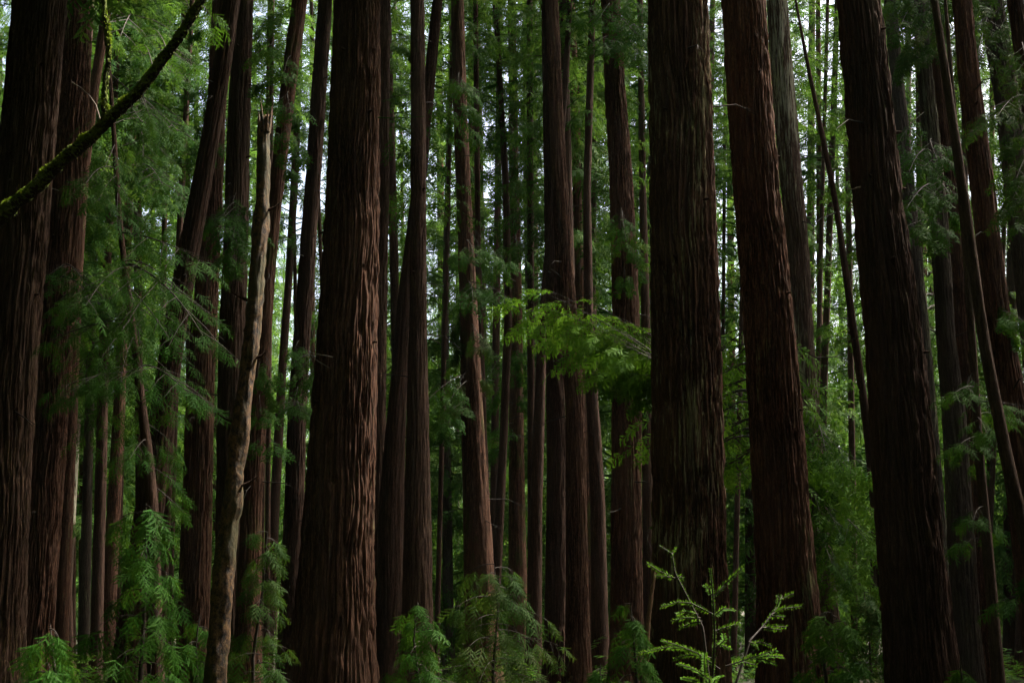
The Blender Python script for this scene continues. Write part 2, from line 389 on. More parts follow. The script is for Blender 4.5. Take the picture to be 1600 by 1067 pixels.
def twig(T, pts, dY=-0.3, r=0.012, mat=None):
    a = Acc(); P = np.array([at(px, py, T.Y+dY) for px, py in pts]); t = np.linspace(0, len(P)-1, 4*len(P))
    P = np.stack([np.interp(t, np.arange(len(P)), P[:, k]) for k in range(3)], 1); tube(a, P, np.linspace(r, r*0.35, len(P)), 5)
    link('dead_twig', a.mesh('dead_twig', True, T.base), mat or M_DEAD, T.root)

# ------------------------------------------------------------------ ground
def terrain():
    xs = np.concatenate([np.linspace(-420, -45, 30), np.linspace(-42, 42, 110), np.linspace(45, 420, 30)])
    ys = np.concatenate([np.linspace(-120, -2, 20), np.linspace(0, 90, 150), np.linspace(95, 480, 50)])
    X, Y = np.meshgrid(xs, ys); Z = ground(X, Y); n = len(xs)
    i = np.arange(len(ys)-1)[:, None]*n; j = np.arange(n-1)[None]
    Q = np.stack([i+j, i+j+1, i+n+j+1, i+n+j], -1)
    o = link('ground', quad_mesh('ground', np.stack([X, Y, Z], -1), Q, True), litter_mat()); o['kind'] = 'structure'
terrain()

# ------------------------------------------------------------------ the trees of the photograph
HI = ('full', 18.0, 1.35)
B = BARK
# big near trunks
t1 = tree('t1', 'redwood_tree', 30, [(62, 0, 82), (40, 253, 82), (18, 506, 84), (-15, 1067, 92)], B['bare'],
     'thick redwood trunk at the left edge with pale strips of peeled bark down its middle', HI)
t2 = tree('t2', 'redwood_tree', 42, [(123, 0, 40), (106, 253, 58), (84, 506, 63), (55, 900, 66)], B['red'],
     'sturdy dark redwood just right of the peeled left-edge trunk, crossed by the mossy leaning trunk', ('thin', 24, 0.9))
t13 = tree('t13', 'redwood_tree', 28, [(559, 0, 67), (552, 253, 80), (542, 540, 94), (518, 1067, 126)], B['red'],
     'massive dark redwood with deeply plated bark, the thickest trunk left of centre', HI, amp=1.05)
t30 = tree('t30', 'redwood_tree', 27, [(1058, 0, 90), (1066, 253, 97), (1073, 540, 106), (1080, 1067, 118)], B['lichen'],
     'huge upright redwood right of centre with pale lichen streaks on its lower bark', ('thin', 24, 0.9), amp=1.25)
t31 = tree('t31', 'redwood_tree', 30, [(1161, 0, 66), (1174, 202, 69), (1192, 405, 76), (1204, 531, 80), (1219, 780, 86), (1236, 1010, 97)], B['red'],
     'big reddish redwood leaning slightly left, next right of the huge upright lichen-streaked trunk', ('thin', 24, 0.9), amp=1.0)
t34 = tree('t34', 'redwood_tree', 28, [(1342, 0, 64), (1355, 127, 69), (1376, 354, 77), (1398, 531, 87), (1422, 830, 100), (1440, 1040, 105)], B['dark'],
     'very dark thick redwood leaning left between the open foliage gap and the right-hand group', ('thin', 24, 0.9), amp=1.1)
# second rank
t32 = tree('t32', 'redwood_tree', 36, [(1214, 0, 32), (1223, 127, 33), (1233, 253, 34), (1246, 380, 34), (1252, 531, 38), (1264, 700, 41), (1280, 900, 47)], B['pale'],
     'slimmer trunk with whitish lichen patches tucked behind the right side of the big reddish redwood', ('thin', 32, 0.8))
t28 = tree('t28', 'redwood_tree', 46, [(954, 0, 29), (960, 127, 31), (970, 278, 36), (977, 455, 40), (979, 600, 44), (979, 900, 49)], B['red'],
     'brown redwood with furrowed bark just left of the huge lichen-streaked trunk, bright sprays crossing it', ('thin', 24, 0.8))
t23 = tree('t23', 'redwood_tree', 44, [(862, 0, 20), (869, 177, 22), (881, 405, 26), (899, 627, 31), (903, 1000, 38)], B['red'],
     'slim reddish trunk in front of its twin, behind the tip of the bright spray', ('thin', 24, 0.7))
t23b = tree('t23b', 'redwood_tree', 47, [(855, 60, 16), (861, 300, 22), (866, 506, 26), (870, 700, 31), (868, 1000, 35)], B['dark'],
     'dark twin directly left of the slim reddish trunk, behind the tip of the bright spray', ('thin', 26, 0.7))
t23c = tree('t23c', 'redwood_tree', 56, [(880, 0, 14), (887, 300, 15), (893, 600, 18), (896, 900, 20)], B['dark'],
     'narrow dark trunk peeping out along the right side of the slim reddish twin trunk', ('full', 22, 0.7))
t16 = tree('t16', 'redwood_tree', 40, [(652, 0, 21), (654, 253, 24), (653, 506, 27), (652, 750, 40), (652, 1067, 52)], B['bare'],
     'straight light-brown trunk right of the thickest plated trunk, pale scars near its foot', ('thin', 22, 0.75))
t17 = tree('t17', 'redwood_tree', 42, [(684, 0, 16), (664, 200, 19), (648, 350, 22), (634, 455, 23), (626, 560, 25), (611, 780, 38), (606, 1033, 44)], B['dark'],
     'dark trunk leaning right that crosses behind the straight light-brown trunk', ('thin', 24, 0.7))
t18 = tree('t18', 'redwood_tree', 50, [(715, 0, 20), (718, 152, 22), (727, 354, 24), (733, 506, 30), (738, 630, 34), (748, 880, 46)], B['mossy'],
     'green-tinged trunk leaning slightly left at the middle, needle tufts growing along its side', ('thin', 25, 0.7))
t8 = tree('t8', 'redwood_tree', 38, [(380, 0, 31), (373, 200, 34), (368, 405, 38), (362, 527, 41), (360, 1067, 52)], B['fine'],
     'upright smooth-looking brown trunk standing right behind the tan broken snag', ('thin', 23, 0.75))
t7 = tree('t7', 'redwood_tree', 48, [(345, 0, 24), (337, 200, 28), (325, 420, 36), (315, 560, 42), (302, 1000, 50)], B['red'],
     'dark brown trunk between the dark left-tilted trunk and the smooth brown one behind the snag', ('thin', 24, 0.75))
t6 = tree('t6', 'redwood_tree', 33, [(362, 0, 25), (344, 126, 28), (324, 243, 30), (300, 365, 31), (274, 506, 34), (255, 640, 38), (226, 850, 46), (205, 1030, 52)], B['dark'],
     'dark trunk with the strongest right tilt on the left side, wrapped in foliage lower down', ('thin', 21, 0.7))
t10 = tree('t10', 'redwood_tree', 37, [(469, 0, 24), (455, 100, 24), (440, 228, 23), (425, 354, 22), (412, 506, 26), (403, 640, 29), (393, 780, 33), (386, 1040, 42)], B['mossy'],
     'dark mossy trunk tilting right, rising behind the snapped top of the tan snag', ('thin', 22, 0.7))
t12 = tree('t12', 'redwood_tree', 46, [(508, 0, 22), (491, 253, 24), (473, 506, 26), (464, 640, 28), (456, 900, 34)], B['dark'],
     'dark slender trunk tilting right along the left side of the thickest plated trunk', ('thin', 24, 0.7))
t14 = tree('t14', 'redwood_tree', 43, [(598, 0, 24), (594, 300, 28), (589, 540, 30), (582, 1000, 36)], B['bare'],
     'trunk half hidden behind the right side of the thickest plated trunk', ('thin', 24, 0.7))
t36 = tree('t36', 'redwood_tree', 41, [(1434, 0, 19), (1451, 177, 26), (1468, 354, 27), (1478, 531, 29), (1490, 640, 36), (1502, 860, 42)], B['grey'],
     'greyish lichen-flecked trunk, first of the right-hand group beside the very dark thick redwood', ('thin', 34, 0.7))
t37 = tree('t37', 'redwood_tree', 43, [(1456, 0, 19), (1474, 202, 24), (1493, 354, 27), (1504, 500, 29), (1515, 630, 32), (1530, 900, 40)], B['red'],
     'dark red trunk in the right-hand group with a thin pole-like stem running up its front', ('thin', 36, 0.7))
t40 = tree('t40', 'redwood_tree', 35, [(1503, 0, 29), (1517, 152, 33), (1533, 278, 36), (1548, 405, 37), (1561, 506, 40), (1576, 600, 44), (1602, 800, 50)], B['red'],
     'reddest and clearest trunk of the right-hand group, leaning left with furrowed bark', ('thin', 36, 0.8))
t41 = tree('t41', 'redwood_tree', 38, [(1548, 0, 36), (1577, 177, 38), (1590, 300, 40), (1613, 500, 42)], B['grey'],
     'pale-flecked trunk near the right edge half covered by dark needle sprays', ('thin', 36, 0.8))
t42 = tree('t42', 'redwood_tree', 32, [(1586, 0, 24), (1612, 177, 27), (1640, 360, 30)], B['dark'],
     'dark trunk cutting the upper right corner of the view', ('thin', 35, 0.7))
t35 = tree('t35', 'redwood_tree', 48, [(1402, 127, 20), (1424, 354, 24), (1440, 531, 27), (1460, 800, 32)], B['grey'],
     'grey shaded trunk peeping out from behind the right side of the very dark thick redwood', ('thin', 23, 0.7))
# slender trunks farther back, each told apart
FAR = 'slender trunks behind the big redwoods'
t3 = tree('t3', 'redwood_tree', 78, [(155, 0, 13), (140, 253, 15), (126, 500, 17)], B['pale'],
     'pale sunlit distant trunk showing along the right side of the sturdy dark second trunk', ('full', 14, 0.8), group=FAR)
t3b = tree('t3b', 'redwood_tree', 52, [(166, 20, 15), (147, 140, 15), (132, 260, 16), (120, 420, 18), (100, 900, 22)], B['red'],
     'thin reddish trunk sloping behind the fork of the mossy leaning trunk', ('thin', 26, 0.6), group=FAR)
t4 = tree('t4', 'redwood_tree', 66, [(217, 0, 12), (206, 200, 13), (197, 400, 15), (186, 640, 18), (170, 950, 24)], B['red'],
     'thin brown trunk seen above and below the mossy leaning trunk, left of the foliage mass', ('full', 24, 0.7), group=FAR)
t47 = tree('t47', 'redwood_tree', 80, [(262, 80, 7), (256, 400, 9), (250, 800, 12)], B['dark'],
     'very thin dark stem amid the yellow-lit foliage under the mossy leaning trunk', ('full', 22, 0.7), group=FAR)
t48 = tree('t48', 'redwood_tree', 68, [(299, 25, 8), (288, 228, 9), (281, 354, 10), (272, 560, 11)], B['dark'],
     'thin dark trunk left of the strongly tilted one, against the yellow-lit foliage', ('full', 24, 0.7), group=FAR)
t44 = tree('t44', 'redwood_tree', 58, [(112, 450, 16), (104, 560, 18), (92, 950, 24)], B['dark'],
     'dim trunk low on the left, first to the right of the sturdy dark second trunk', ('full', 16, 0.7), group=FAR)
t45 = tree('t45', 'redwood_tree', 70, [(146, 400, 11), (141, 580, 14), (131, 1000, 18)], B['grey'],
     'dim greyish trunk low on the left, paler than its close neighbours', ('full', 12, 0.9), group=FAR)
t46 = tree('t46', 'redwood_tree', 62, [(168, 400, 13), (162, 560, 16), (151, 1000, 20)], B['dark'],
     'dim dark trunk low on the left, between the paler greyish one and the foliage mass', ('full', 15, 0.8), group=FAR)
t11 = tree('t11', 'redwood_tree', 74, [(468, 60, 10), (462, 250, 12), (450, 455, 12), (441, 577, 13), (430, 780, 16)], B['dark'],
     'thin trunk standing in the bright gap between the mossy tilted and the dark slender trunk', ('thin', 22, 0.8), group=FAR)
t15 = tree('t15', 'redwood_tree', 58, [(606, 30, 11), (613, 300, 13), (618, 500, 14), (624, 760, 16)], B['dark'],
     'thin dark trunk between the thickest plated trunk and the straight light-brown one', ('thin', 26, 0.7), group=FAR)
t50 = tree('t50', 'redwood_tree', 80, [(700, 280, 9), (695, 527, 12), (698, 760, 15)], B['grey'],
     'far thin trunk between the straight light-brown trunk and the green-tinged one', ('full', 7, 0.9), group=FAR)
t19 = tree('t19', 'redwood_tree', 58, [(743, 0, 8), (747, 400, 9), (752, 600, 13), (760, 900, 18)], B['dark'],
     'pencil-thin dark trunk close along the right side of the green-tinged trunk', ('thin', 26, 0.6), group=FAR)
t20 = tree('t20', 'redwood_tree', 62, [(773, 0, 8), (783, 152, 9), (791, 304, 11), (794, 496, 12), (786, 700, 13), (778, 850, 15)], B['dark'],
     'slightly bent thin dark trunk left of the small white sky gap at centre', ('thin', 24, 0.7), group=FAR)
t21 = tree('t21', 'redwood_tree', 66, [(800, 20, 13), (803, 250, 15), (806, 500, 20), (808, 780, 26)], B['mossy'],
     'medium trunk at centre half veiled by sprays, just right of the small white sky gap', ('thin', 23, 0.8), group=FAR)
t22 = tree('t22', 'redwood_tree', 84, [(822, 0, 11), (824, 300, 13), (831, 600, 14), (833, 900, 16)], B['grey'],
     'pale far trunk standing between the veiled centre trunk and the dark twin', ('full', 12, 0.8), group=FAR)
t27 = tree('t27', 'redwood_tree', 54, [(868, 300, 11), (856, 400, 12), (847, 527, 15), (837, 800, 21), (833, 1050, 26)], B['dark'],
     'thin trunk tilting right into the dark twin, low at centre', ('thin', 26, 0.5), group=FAR)
t25 = tree('t25', 'redwood_tree', 60, [(893, 30, 12), (899, 150, 13), (904, 400, 15), (914, 700, 18)], B['mossy'],
     'mossy thin trunk right of the twins, deep in green foliage', ('full', 17, 0.7), group=FAR)
t26 = tree('t26', 'redwood_tree', 54, [(926, 0, 10), (917, 300, 12), (920, 527, 16), (934, 780, 24), (939, 1050, 28)], B['dark'],
     'dark thin trunk left of the furrowed brown one, widening towards its foot', ('thin', 24, 0.6), group=FAR)
t29 = tree('t29', 'redwood_tree', 62, [(1000, 0, 9), (1004, 300, 11), (1011, 600, 16), (1014, 950, 20)], B['dark'],
     'thin dark trunk in the slot between the furrowed brown trunk and the huge lichen-streaked one', ('thin', 24, 0.7), group=FAR)
t33 = tree('t33', 'redwood_tree', 38, [(1262, 101, 6), (1283, 202, 8), (1308, 329, 9), (1336, 531, 12), (1357, 680, 14), (1372, 830, 17)], B['dark'],
     'thin bare pole leaning left across the open bluish-green foliage gap', None, group=FAR, H=22, near=1)
t38 = tree('t38', 'redwood_tree', 21, [(1463, 20, 12), (1490, 202, 14), (1513, 354, 16), (1536, 531, 18), (1558, 640, 19), (1577, 740, 20), (1600, 830, 22)], B['fine'],
     'thin long pole-like stem slanting left through the whole right-hand group', None, group=FAR, H=20, amp=0.5)
t39 = tree('t39', 'redwood_tree', 25, [(1497, 250, 9), (1512, 430, 11), (1520, 540, 12), (1529, 700, 14), (1546, 881, 17), (1560, 1058, 19)], B['fine'],
     'thin nearly upright stem low on the right, reddish grey with small sprays beside it', None, group=FAR, H=16, amp=0.5)
t9 = tree('t9', 'broken_snag', 16, [(413, 192, 18), (415, 240, 20), (413, 300, 22), (407, 365, 24), (399, 455, 26), (394, 535, 27), (383, 605, 27), (372, 704, 28), (359, 806, 30), (349, 907, 31), (337, 1033, 33)], M_SNAG,
     'tan flaking curved snag with a snapped top, mossy towards its foot', None, group=None, H=9, cat='snag', broken=True, amp=0.55, flare=0.15)
def splinters(T, px, py):
    b = at(px, py, T.Y); a = Acc()
    for i in range(9):
        g = T.rg.uniform(0, 6.283); r = 0.055; p = b + np.array([math.cos(g)*r, math.sin(g)*r, -0.12]); l = T.rg.uniform(0.12, 0.42)
        d = np.array([math.cos(g)*0.10+T.rg.normal(0, .06), math.sin(g)*0.10, 1.0]); tube(a, np.array([p, p+d*l*0.55, p+d*l]), np.array([0.030, 0.018, 0.002]), 5)
    link('splintered_top', a.mesh('splintered_top', False, T.base), M_SNAG, T.root)
    for py_, sx, l in ((330, 1, .16), (470, -1, .22), (560, 1, .13), (660, -1, .18), (760, 1, .2)):
        z = at(800, py_, T.Y)[2]; x, r = T.ax(z); p = np.array([float(x)+sx*float(r)*0.8, T.Y-0.03, z]); q = p+np.array([sx*l, -0.04, l*0.55]); a = Acc(); tube(a, np.array([p, (p+q)/2+np.array([0, 0, -.015]), q]), np.array([0.022, 0.014, 0.007]), 5)
        link('branch_stub', a.mesh('branch_stub', True, T.base), BARK['dark'], T.root)
splinters(t9, 413, 192)
t5 = tree('t5', 'understory_tree', 20, [(172, 120, 6), (178, 210, 8), (188, 370, 9), (202, 470, 10), (217, 600, 13), (229, 690, 16), (238, 780, 20), (243, 1040, 24)], B['dark'],
     'crooked thin black-stemmed understory tree carrying the big left-hand mass of drooping green sprays', None, group=None, H=11, amp=0.5)

# ------------------------------------------------------------------ boughs seen in front of or beside the trunks
fill(t5, 120, 440, 335, 690, 17, (-2.2, 2.0), 90, spray=0.30, nside=6, lod='near', spread=0.42)
fill(t5, 70, 500, 190, 640, 5, (-1.5, 1.0), 50, spray=0.30, nside=5, lod='near', spread=0.4)
fill(t5, 130, 190, 320, 430, 9, (-1.5, 2.5), 70, spray=0.30, nside=5, lod='near', spread=0.42)
fill(t5, 190, 690, 330, 800, 5, (-1.2, 1.2), 70, spray=0.28, nside=5, lod='near', spread=0.4)
# the bright arching spray behind the huge trunk
for tx, ty, dy, ry in ((815, 468, 2.4, 560), (835, 452, 3.2, 556), (862, 455, 2.0, 558), (880, 475, 1.2, 562), (850, 482, 3.6, 565), (920, 468, 3.8, 552), (905, 500, 1.5, 566), (938, 492, 2.6, 560), (950, 520, 1.6, 572),
                       (965, 495, 3.2, 552), (985, 505, 2.2, 548), (930, 560, 2.2, 580), (948, 578, 1.4, 585), (975, 560, 2.8, 580), (1000, 590, 1.8, 590), (1005, 620, 2.2, 606), (1000, 530, 1.2, 556), (1008, 512, 2.2, 545), (1012, 548, 3.0, 570), (985, 538, 3.4, 566), (1014, 580, 2.0, 592), (960, 545, 3.8, 575), (800, 478, 3.0, 565)):
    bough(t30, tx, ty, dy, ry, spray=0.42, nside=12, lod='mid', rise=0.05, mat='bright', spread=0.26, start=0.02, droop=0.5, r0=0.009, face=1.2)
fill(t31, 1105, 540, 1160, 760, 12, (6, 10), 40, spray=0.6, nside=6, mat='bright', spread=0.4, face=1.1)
for k, (tx, ty) in enumerate(((1290, 705), (1318, 735), (1345, 775), (1365, 805), (1300, 765), (1330, 800), (1355, 845), (1375, 870), (1312, 830), (1340, 880), (1370, 915), (1285, 740), (1300, 880), (1325, 920), (1360, 735), (1280, 800), (1350, 930), (1385, 840))):
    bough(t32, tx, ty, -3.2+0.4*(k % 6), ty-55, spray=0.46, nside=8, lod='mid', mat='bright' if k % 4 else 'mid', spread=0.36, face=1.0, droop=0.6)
bough(t32, 1274, 655, -1.2, 640, spray=0.35, nside=4, mat='bright')
fill(t39, 1490, 600, 1640, 700, 9, (-1.5, 1.5), 20, spray=0.34, nside=5, lod='near', mat='mid', spread=0.38)
fill(t39, 1480, 800, 1560, 850, 3, (-1.0, 0.5), 20, spray=0.36, nside=5, lod='near', mat='mid', spread=0.35)
fill(t39, 1490, 690, 1530, 730, 2, (-1.0, 0.5), 40, spray=0.30, nside=5, lod='near', mat='mid', spread=0.4)
fill(t38, 1560, 880, 1620, 960, 2, (-1.0, 0.5), 20, spray=0.36, nside=5, lod='near', mat='mid', spread=0.35)
fill(t36, 1400, 215, 1500, 390, 11, (-4, 2), 40, spray=0.6, nside=7, mat='mid', spread=0.4)
fill(t42, 1545, 120, 1640, 360, 9, (-3, 2), 60, spray=0.5, nside=7, mat='dull', spread=0.4)
fill(t41, 1480, -60, 1620, 110, 10, (-5, 2), 60, spray=0.6, nside=8, mat='dull', spread=0.42)
fill(t37, 1400, -60, 1500, 120, 11, (-4, 2), 60, spray=0.65, nside=8, mat='dull', spread=0.42)
fill(t40, 1505, 480, 1610, 560, 5, (-2, 2), 30, spray=0.5, nside=6, mat='mid')
fill(t35, 1425, 480, 1500, 640, 8, (2, 8), 30, spray=0.7, nside=6, mat='mid')
fill(t18, 700, 120, 745, 230, 6, (-2, 1), 30, spray=0.6, nside=6, mat='mid')
fill(t18, 640, 610, 720, 700, 6, (-3, 0), 50, spray=0.6, nside=6, mat='mid', spread=0.35)
fill(t18, 715, 390, 800, 500, 10, (-3, 1), 50, spray=0.6, nside=7, mat='mid', spread=0.4)
fill(t18, 700, 500, 770, 640, 8, (-2, 1), 40, spray=0.55, nside=6, mat='dull', spread=0.4)
fill(t21, 760, 200, 850, 420, 14, (-4, 2), 50, spray=0.75, nside=7, mat='mid')
fill(t21, 760, 560, 860, 720, 12, (-4, 2), 50, spray=0.7, nside=7, mat='mid')
fill(t28, 920, 0, 1010, 100, 10, (-3, 1), 30, spray=0.6, nside=7, mat='mid')
fill(t28, 955, 340, 1010, 440, 7, (-2.5, 1), 40, spray=0.6, nside=6, mat='mid')
fill(t25, 895, 80, 960, 460, 18, (1, 8), 40, spray=0.8, nside=8, mat='mid', spread=0.45)
fill(t8, 325, 320, 395, 420, 7, (-3, 0), 30, spray=0.5, nside=6, mat='mid', spread=0.4)
fill(t10, 395, 20, 465, 270, 12, (-2, 1), 30, spray=0.5, nside=6, mat='mid', spread=0.4)
fill(t10, 400, 560, 450, 700, 5, (-2, 0), 30, spray=0.5, nside=5, mat='mid')
fill(t12, 455, 540, 510, 680, 6, (-4, 0), 30, spray=0.5, nside=6, mat='mid')
fill(t14, 590, 60, 640, 170, 4, (-1, 2), 20, spray=0.55, nside=6, mat='mid')
fill(t7, 300, 40, 350, 330, 8, (-2, 3), 30, spray=0.6, nside=6, mat='mid')
fill(t4, 160, 0, 320, 330, 20, (-8, 4), 40, spray=0.8, nside=8, mat='mid')
fill(t2, 120, 430, 175, 520, 4, (-5, -1), 40, spray=0.5, nside=6, mat='mid')
fill(t16, 640, 140, 700, 330, 6, (2, 7), 30, spray=0.6, nside=6, mat='mid')
fill(t33, 1285, 150, 1370, 560, 9, (0, 4), 10, spray=0.6, nside=5, mat='far', spread=0.4)
fill(t29, 985, 560, 1025, 760, 5, (-4, 3), 30, spray=0.7, nside=6, mat='mid')
# stubs of old limbs on the big trunks
def stubs(T, items):
    for px, py, w_ in items:
        z = at(800, py, T.Y)[2]; x, r = T.ax(z); k = np.clip((at(px, py, T.Y)[0]-float(x))/float(r), -1, 1); a = math.asin(k)
        d = np.array([math.sin(a), -math.cos(a), 0.15]); b = np.array([float(x), T.Y, z]) + d*float(r)*0.9; l = 0.10+0.05*w_
        acc = Acc(); tube(acc, np.array([b, b+d*l*0.6, b+d*l+np.array([0, 0, -0.02]), b+d*(l+0.01)]), np.array([0.05, 0.032, 0.022, 0.004])*w_, 7)
        link('branch_stub', acc.mesh('branch_stub', True, T.base), BARK['dark'], T.root)
stubs(t34, ((1397, 217, 1.0), (1352, 290, .8), (1420, 300, .9), (1385, 420, 1.1), (1372, 60, .9), (1440, 560, .9), (1400, 640, .8)))
stubs(t31, ((1180, 130, .8), (1215, 250, .9), (1170, 330, .9), (1225, 470, .9), (1190, 600, .8), (1245, 650, .8)))
stubs(t30, ((1035, 190, .8), (1098, 330, .8), (1050, 420, .9), (1120, 560, .7), (1045, 700, .8)))
stubs(t13, ((540, 95, .9), (580, 190, .9), (520, 270, 1.0), (505, 370, .9), (570, 430, .9), (585, 545, .8), (500, 640, 1.0)))
stubs(t1, ((75, 120, .9), (30, 300, .9), (60, 470, .8)))
stubs(t2, ((110, 160, .9), (92, 380, .9)))
stubs(t28, ((960, 200, .8), (990, 330, .8), (968, 700, .8)))
stubs(t40, ((1520, 170, .8), (1555, 300, .8), (1530, 420, .8)))
stubs(t16, ((645, 120, .7), (662, 300, .7), (648, 430, .7)))
stubs(t8, ((375, 80, .7), (388, 250, .7), (360, 430, .7)))
def ragged(T, n):
    for i in range(n):
        z = T.rg.uniform(4, 0.45*T.Y+1); x, r = T.ax(z); a = T.rg.uniform(-3.4, 0.3); d = np.array([math.cos(a), math.sin(a), T.rg.uniform(-0.45, 0.25)]); l = T.rg.uniform(0.25, 1.3)
        p = np.array([float(x), T.Y, z]) + d*float(r)*0.9; q = p+d*l*0.5+T.rg.normal(0, .04, 3); e = p+d*l+np.array([0, 0, -0.18*l])+T.rg.normal(0, .05, 3)
        acc = Acc(); tube(acc, np.array([p, q, e]), np.array([0.018, 0.010, 0.004])*(0.6+0.5*l), 5); f = e+T.rg.normal(0, .2, 3)*l
        tube(acc, np.array([q, (q+f)/2, f]), np.array([0.007, 0.005, 0.002]), 4)
        link('dead_twig', acc.mesh('dead_twig', True, T.base), M_TWIG, T.root)
for T_, n_ in ((t2, 5), (t6, 5), (t7, 6), (t8, 5), (t10, 5), (t12, 7), (t14, 4), (t15, 6), (t16, 6), (t17, 4), (t18, 6), (t19, 7), (t20, 7), (t21, 6), (t23, 6), (t23b, 5), (t25, 5), (t26, 7), (t28, 6), (t29, 6), (t32, 5), (t33, 6), (t35, 5), (t36, 5), (t37, 4), (t40, 3), (t34, 2), (t30, 2), (t1, 2), (t11, 5), (t3b, 4), (t48, 6), (t47, 6)):
    ragged(T_, n_)
# dead twigs
twig(t13, [(590, 184), (625, 185), (664, 182)], -0.6, 0.014, LEAF['dull'])
twig(t13, [(520, 558), (490, 552), (466, 541)], -0.8); twig(t13, [(515, 575), (490, 560), (476, 541)], -0.8, 0.008)
twig(t21, [(806, 440), (770, 420), (735, 390), (714, 378)], -9, 0.02)
twig(t34, [(1345, 292), (1332, 296), (1322, 295)], -0.7, 0.02)
twig(t40, [(1560, 520), (1585, 512), (1612, 516)], -1.0, 0.014, LEAF['dull'])

# ------------------------------------------------------------------ mossy leaning trunk, upper left
def mossy_leaner():
    Y = 11.5
    pts = [(-130, 425, 30), (-60, 388, 29), (0, 342, 28), (50, 296, 27), (100, 250, 25), (150, 207, 25), (205, 155, 21), (250, 102, 20), (290, 42, 17), (330, -22, 15), (420, -170, 10)]
    P = np.array([at(a, b, Y) for a, b, _ in pts]); R = np.array([width(c, b, Y)/2 for a, b, c in pts])
    foot = np.array([P[0, 0]-2.6, Y+0.6, float(ground(P[0, 0]-2.6, Y+0.6))])
    P = np.vstack([foot-[0, 0, 0.2], P]); R = np.insert(R, 0, 0.16)
    t = np.arange(len(P)); tt = np.linspace(0, len(P)-1, 420); rg = np.random.default_rng(5); R = R*0.74
    P = np.stack([np.interp(tt, t, P[:, k]) for k in range(3)], 1); R = np.interp(tt, t, R)
    for k in range(3):
        P[:, k] = np.convolve(np.pad(P[:, k], 12, mode='reflect', reflect_type='odd'), np.hanning(25)/np.hanning(25).sum(), 'valid')
    P[:, 2] += 0.012*np.sin(tt*4.1); R = R*(1+0.09*np.sin(tt*9.0+1)*np.sin(tt*3.3))
    root = thing('leaning_tree', 'moss-covered thin trunk leaning steeply across the upper left corner with an upright side limb', 'tree', foot)
    def mossy_tube(name, P, R, parent, tufts):
        a = Acc(); tube(a, P, R, 28); V = np.concatenate(a.V)
        V = V + 0.006*np.random.default_rng(8).normal(size=V.shape)
        o = link(name, quad_mesh(name, V-foot, a.Q[0], True), M_MOSS, parent)
        m = Acc(); T = nrm(np.gradient(P, axis=0)); L = []
        for i in range(tufts):
            k = rg.integers(2, len(P)-2); s = nrm(np.cross(T[k], UP)); n0 = nrm(np.cross(s, T[k]))
            a_ = rg.normal(0, 0.75); n = n0*math.cos(a_) + s*math.sin(a_)
            b = P[k] + n*R[k]*0.98 + T[k]*rg.uniform(-.02, .02); d = nrm(n*1.0 + rg.normal(0, 0.6, 3)); q = nrm(np.cross(d, rg.normal(size=3))); l = rg.uniform(0.007, 0.020)*(0.6+1.6*max(0, math.sin(k*0.21)*math.sin(k*0.063+a_))); h = l*0.22
            L.append([b, b+d*l*0.5+q*h, b+d*l, b+d*l*0.5-q*h])
        m.add(np.array(L), np.arange(len(L)*4).reshape(-1, 4))
        link('moss', m.mesh('moss', False, foot), LEAF_MOSS, o)
        return o
    trunk = mossy_tube('trunk', P, R, root, 15000)
    q = [(166, 190, 10), (163, 165, 9), (166, 120, 8), (170, 90, 7), (166, 40, 7), (161, -10, 6), (158, -60, 4)]
    Q = np.array([at(a, b, Y-0.02) for a, b, _ in q]); S = np.array([width(c, b, Y)/2 for a, b, c in q])
    tt = np.linspace(0, len(q)-1, 60); Q = np.stack([np.interp(tt, range(len(q)), Q[:, k]) for k in range(3)], 1); S = np.interp(tt, range(len(q)), S)
    mossy_tube('limb', Q, S, root, 1500)
    a = Acc(); tw = np.array([at(x, y, Y-0.1) for x, y in ((156, 186), (150, 165), (140, 150), (126, 137), (112, 129))]); tube(a, tw, np.linspace(0.007, 0.003, 5), 5)
    link('dead_twig', a.mesh('dead_twig', True, foot), M_DEAD, root)
    wood, lv, sp = Acc(), Acc(), Sprays('near')
    for bx, by, tx, ty in ((240, 115, 225, 70), (270, 75, 300, 100), (262, 85, 240, 45), (300, 25, 285, -15), (215, 145, 235, 185), (310, 8, 335, 40)):
        grow(wood, sp, at(bx, by, Y), at(tx, ty, Y+rg.uniform(-0.4, 0.4)), rg, 0.16, 4, 0.15, 0.006, 0.5)
    sp.into(lv, rg)
    b = link('branch', wood.mesh('branch', True, foot), M_TWIG, root); link('foliage', lv.mesh('foliage', False, foot), LEAF['mid'], b)
LEAF_MOSS = leaf('moss_tufts', (0.08, 0.13, 0.008), (0.15, 0.21, 0.013), (0.22, 0.28, 0.024), 0.3, 0.8)
mossy_leaner()

